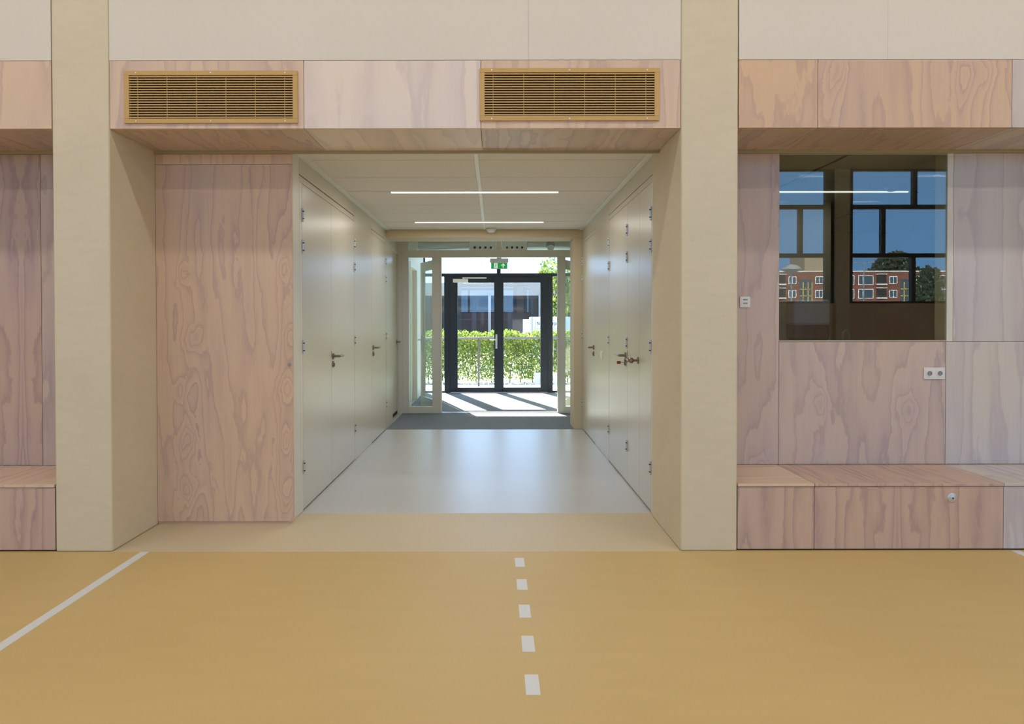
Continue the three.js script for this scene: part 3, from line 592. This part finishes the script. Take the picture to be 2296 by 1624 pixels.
const leafGeo = (() => {
  const s = [[0, 0], [0.32, 0.3], [0.36, 0.55], [0, 1], [-0.36, 0.55], [-0.32, 0.3]], p = [], uv = [], n = [];
  for (let i = 1; i < 5; i++) for (const k of [0, i, i + 1]) { const [x, y] = s[k]; p.push(x, y, Math.abs(x) * 0.35 - 0.12 * y * y); n.push(0, 0, 1); uv.push(x, y); }
  const g = new THREE.BufferGeometry(); g.setAttribute('position', new THREE.Float32BufferAttribute(p, 3)); g.setAttribute('normal', new THREE.Float32BufferAttribute(n, 3)); g.setAttribute('uv', new THREE.Float32BufferAttribute(uv, 2)); return g;
})();
const leafMat = phys({ color: 0xffffff, roughness: 1, transmission: 0.5, thickness: 0, side: THREE.DoubleSide });
function leaves(name, parent, n, size, place, cols) {
  const im = new THREE.InstancedMesh(leafGeo, leafMat, n), m = new THREE.Matrix4(), q = new THREE.Quaternion(), e = new THREE.Euler(), o = org(parent);
  for (let i = 0; i < n; i++) {
    const p = place(), s = size * rr(0.7, 1.3); e.set(rr(-1.2, 1.2), rr(0, 6.28), rr(-1.5, 1.5)); q.setFromEuler(e);
    m.compose(p.sub(o), q, V(s, s, s)); im.setMatrixAt(i, m); im.setColorAt(i, cols[Math.floor(rnd() * cols.length)].clone().multiplyScalar(rr(0.8, 1.15)));
  }
  im.name = name; im.userData.kind = 'stuff'; im.castShadow = im.receiveShadow = true; parent.add(im); return im;
}
const bark = std(rgb(92, 76, 62), 0.9);
const greens = [rgb(156, 170, 56), rgb(118, 146, 46), rgb(182, 190, 78), rgb(92, 124, 44)], darks = [rgb(52, 74, 44), rgb(40, 60, 38), rgb(66, 88, 52)];
{
  const h = thing('hedge', 'sunlit yellow green leafy hedge behind the entrance railing', 'hedge', [0, -0.47, 20.3]);
  for (let x = -6.5; x < 6.5; x += 0.35) { const a = V(x + rr(-0.1, 0.1), -0.47, -20.3 + rr(-0.1, 0.1)); rod('stem', a, a.clone().add(V(rr(-0.2, 0.2), 1.2, rr(-0.15, 0.15))), 0.018, bark, h, 6, 0.006); }
  leaves('foliage', h, 60000, 0.066, () => {
    const x = rr(-7, 7), t = Math.pow(rnd(), 0.75), top = 1.0 + 0.1 * N(x * 1.7, 3) + 0.09 * N(x * 6, 9), low = -0.42 + 0.3 * N(x * 0.9 + 4, 1);
    return V(x, low + (top - low) * t + rr(-0.05, 0.07), -20.3 + rr(-0.45, 0.45) * (1 - 0.4 * t));
  }, greens);
}
function tree(name, label, x, y0, z, crown, n, size, cols, group) {   // crown: [dx, cy, rx, ry] blobs; z here is world z
  const t = thing(name, label, 'tree', [x, y0, -z]); if (group) t.userData.group = group;
  const top = Math.max(...crown.map((c) => c[1]));
  rod('trunk', V(x, y0, z), V(x, top, z), 0.14 * crown[0][2] / 1.2, bark, t, 8, 0.04);
  for (let k = 0; k < 6; k++) { const y = y0 + (top - y0) * rr(0.35, 0.8), a = rr(0, 6.28); rod('branch', V(x, y, z), V(x + Math.cos(a) * crown[0][2] * 0.7, y + crown[0][3] * 0.5, z + Math.sin(a) * crown[0][2] * 0.7), 0.05 * crown[0][2] / 1.2, bark, t, 6, 0.015); }
  leaves('foliage', t, n, size, () => { const c = crown[Math.floor(rnd() * crown.length)]; let a, b, d; do { a = rr(-1, 1); b = rr(-1, 1); d = rr(-1, 1); } while (a * a + b * b + d * d > 1); return V(x + c[0] + a * c[2], c[1] + b * c[3], z + d * c[2]); }, cols);
}
tree('garden_tree', 'sunlit leafy tree beyond the hedge next to the white trailer', 3.05, -0.47, -34, [[0, 2.5, 0.75, 1.3], [0.4, 3.3, 0.6, 0.8], [-0.15, 1.6, 0.6, 0.8]], 2600, 0.16, greens);
tree('garden_tree', 'tall tree with thin foliage above the low building roof', 5.4, -0.47, -66, [[0, 6.0, 1.3, 1.6], [-0.7, 5.4, 0.9, 0.9]], 900, 0.3, greens);
{ // opposite building
  const b = thing('school_building', 'low grey building with dark glass front across the hedge', 'building', [0, -0.47, 46]);
  const fas = std(rgb(168, 158, 148), 0.7), wallm = std(rgb(70, 68, 72), 0.7), gl = phys({ color: rgb(46, 46, 52), roughness: 0.06, specularIntensity: 0.5 });
  box('fascia', [-24, 30], [3.1, 3.95], [45, 56], fas, b); box('wall', [-24, 30], [-0.47, 3.09], [45.4, 55.8], wallm, b);
  for (let k = 0; k < 20; k++) { const x = -23 + k * 2.4; box('window', [x + 0.1, x + 2.3], [0.1, 2.95], [45.3, 45.36], M.navy, b); box('pane', [x + 0.16, x + 2.24], [0.16, 1.5], [45.27, 45.29], gl, b); box('pane', [x + 0.16, x + 2.24], [1.56, 2.89], [45.27, 45.29], gl, b); }
  for (const x of [-8, -0.36, 2.95, 10]) box('pillar', [x - 0.09, x + 0.09], [-0.47, 3.09], [44.6, 44.8], fas, b);
}
{ // trailer with lettering
  const t = thing('site_trailer', 'white site trailer with dark lettering behind the hedge', 'trailer', [3.5, -0.47, 30.5]), m = std(rgb(226, 230, 236), 0.5);
  box('body', [1.6, 6.6], [-0.05, 1.57], [30.05, 31.9], m, t, 0.02); box('hatch_box', [1.3, 1.6], [0.2, 1.46], [30.3, 31.6], m, t, 0.02);
  box('corner_post', [1.61, 1.66], [-0.05, 1.55], [30.03, 30.05], M.greyPlastic, t); box('door_seam', [1.76, 1.78], [0, 1.5], [30.04, 30.05], M.greyPlastic, t);
  for (const x of [2.4, 5.6]) rod('wheel', V(x, -0.2, -30.2), V(x, -0.2, -30.4), 0.27, M.dark, t, 20);
  const cv = document.createElement('canvas'); cv.width = 1024; cv.height = 384; const c = cv.getContext('2d');
  c.fillStyle = 'rgb(226,230,236)'; c.fillRect(0, 0, 1024, 384);
  c.fillStyle = '#2c3a48'; c.font = 'bold 150px sans-serif'; c.fillText('Noorderp', 10, 160);
  const wd = c.measureText('Noorderp').width; c.fillStyle = '#e09a2c'; c.fillText('o', 10 + wd, 160); const w2 = c.measureText('o').width; c.fillStyle = '#2c3a48'; c.fillText('ort', 10 + wd + w2, 160);
  c.font = '92px sans-serif'; c.fillStyle = '#5a6672'; c.fillText('www.noorderpoort.nl', 10, 310);
  const tx = new THREE.CanvasTexture(cv); tx.colorSpace = THREE.SRGBColorSpace;
  put(new THREE.PlaneGeometry(1.32, 0.5), 'lettering', std(0xffffff, 0.5, { map: tx }), t, V(1.82 + 0.66, 1.17, -30.04));
}
for (const [x, z] of [[1.19, 19.1], [1.75, 18.8]]) {
  const p = thing('planter_pot', x < 1.5 ? 'small white planter pot at the foot of the hedge' : 'larger white planter pot at the foot of the hedge', 'planter', [x, -0.47, z]), k = x < 1.5 ? 1 : 1.6;
  put(new THREE.LatheGeometry([[0, 0], [0.075 * k, 0], [0.1 * k, 0.36], [0.108 * k, 0.37], [0.1 * k, 0.38], [0.085 * k, 0.34], [0, 0.33]].map((q) => new THREE.Vector2(...q)), 20), 'pot', M.plastic, p, V(x, -0.47, -z));
}

// ================================================================== OUTSIDE, HALL WINDOW SIDE (mirrored in the room window)
{
  const brickMap = tex(512, 512, (x, y) => { const n = 10 * N(x * 1.5, y * 1.5) + 10 * N(x * 9, y * 24) + 8 * N(x * 30, y * 60); return [118 + n, 74 + n * 0.7, 64 + n * 0.6]; }, 8, 8);
  const brick = std(0xffffff, 0.9, { map: brickMap }), wf = std(rgb(236, 238, 240), 0.5), gl = phys({ color: rgb(70, 80, 92), roughness: 0.08 }), yel = std(rgb(222, 190, 96), 0.6), dk = std(rgb(40, 38, 40), 0.8), band = std(rgb(206, 206, 204), 0.7);
  const zb = -126, b = thing('apartment_block', 'red brick apartment block with white windows and yellow stairwell frames', 'building', [70, -0.47, zb]);   // stands behind the camera: depth is negative
  const Z = (d0, d1) => [zb + d0, zb + d1];
  box('wall', [30, 113], [-0.47, 11.2], Z(-12, 0), brick, b); box('roof_edge', [29.8, 113.2], [11.2, 11.45], Z(-12.2, 0.15), band, b);
  const win = (x, y, w, h, split) => {
    const f = box('window', [x - w / 2, x + w / 2], [y - h / 2, y + h / 2], Z(0, 0.08), wf, b);
    const e = split ?? w / 2; for (const [a, c] of [[-w / 2 + 0.12, -w / 2 + e - 0.06], [-w / 2 + e + 0.06, w / 2 - 0.12]]) box('pane', [x + a, x + c], [y - h / 2 + 0.12, y + h / 2 - 0.12], Z(0.08, 0.1), gl, f);
  };
  for (const c of [41.6, 61.6, 81.6, 101.6]) for (const s of [-1, 1]) for (const y of [9.6, 6.88, 4.16, 1.44]) {
    win(c + s * 2.65, y, 1.55, 1.5); win(c + s * 8.1, y, 3, 1.9, s > 0 ? 2.1 : 0.9);
    const q = box('balcony_recess', [c + s * 5 - 1.0, c + s * 5 + 1.0], [y - 0.95, y + 1.1], Z(0, 0.05), dk, b); box('balcony_rail', [c + s * 5 - 1.05, c + s * 5 + 1.05], [y - 1.0, y - 0.7], Z(0.05, 0.3), band, q); box('lintel', [c + s * 5 - 1.1, c + s * 5 + 1.1], [y + 1.1, y + 1.24], Z(0, 0.2), band, b);
  }
  for (const c of [41.6, 61.6, 81.6, 101.6]) {
    const st = box('stairwell_window', [c - 1.25, c + 1.25], [0.5, 9.7], Z(0, 0.06), gl, b);
    for (const x of [-0.55, 0.42, 1.2]) box('bar', [c + x - 0.06, c + x + 0.06], [0.5, 9.2], Z(0.06, 0.16), yel, st); for (let y = 1; y < 9; y += 1.35) box('bar', [c - 1.25, c + 1.25], [y, y + 0.13], Z(0.06, 0.16), yel, st);
  }
  const t = thing('street_tower_block', 'pale tower block rising behind the brick apartment block', 'building', [104, -0.47, -211]);
  const tw = std(rgb(150, 132, 112), 0.8), ty = std(rgb(216, 196, 140), 0.7);
  box('wall', [100, 106], [-0.47, 23.2], [-222, -211], tw, t); box('front', [106, 113], [-0.47, 23.2], [-222, -210.6], ty, t);
  for (let y = 8; y < 22; y += 2.7) box('window', [106.6, 112.4], [y, y + 1.6], [-210.6, -210.5], gl, t);
}
tree('park_tree', 'broad dark tree behind the brick apartment block', 94, -0.47, 152, [[0, 13.5, 4.5, 3.6], [-4, 11.5, 3, 2.2], [4, 11.8, 3, 2.4], [1, 15.8, 2.2, 1.8]], 7000, 0.8, darks);
tree('park_tree', 'dark conifer like tree before the brick apartment block', 57.2, -0.47, 81, [[0, 3.2, 2.2, 2.6], [0.2, 6.2, 1.5, 2.4], [-0.3, 5, 1.6, 1.6]], 4200, 0.42, darks);
for (const [x, z, h, n] of [[37.9, 61, 7.35, 2], [26.1, 51, 5.9, 1]]) {
  const l = thing('street_lamp', n === 2 ? 'tall street lamp post with two heads by the apartment block' : 'street lamp post with a mushroom head by the apartment block', 'street lamp', [x, -0.47, -z]);
  rod('post', V(x, -0.47, z), V(x, h, z), 0.09, M.galv, l, 10, 0.06);
  if (n === 2) for (const s of [-1, 1]) { rod('arm', V(x, h, z), V(x + s * 0.7, h + 0.1, z), 0.03, M.galv, l, 8); box('head', [x + s * 0.7 - 0.35, x + s * 0.7 + 0.35], [h + 0.02, h + 0.16], [-z - 0.12, -z + 0.12], M.galv, l, 0.05); }
  else put(new THREE.LatheGeometry([[0, 0.55], [0.5, 0.4], [0.85, 0.1], [0.8, 0], [0.2, -0.3], [0, -0.3]].map((p) => new THREE.Vector2(...p)), 20), 'head', M.greyPlastic, l, V(x, h, z));
}

renderer.render(scene, camera);
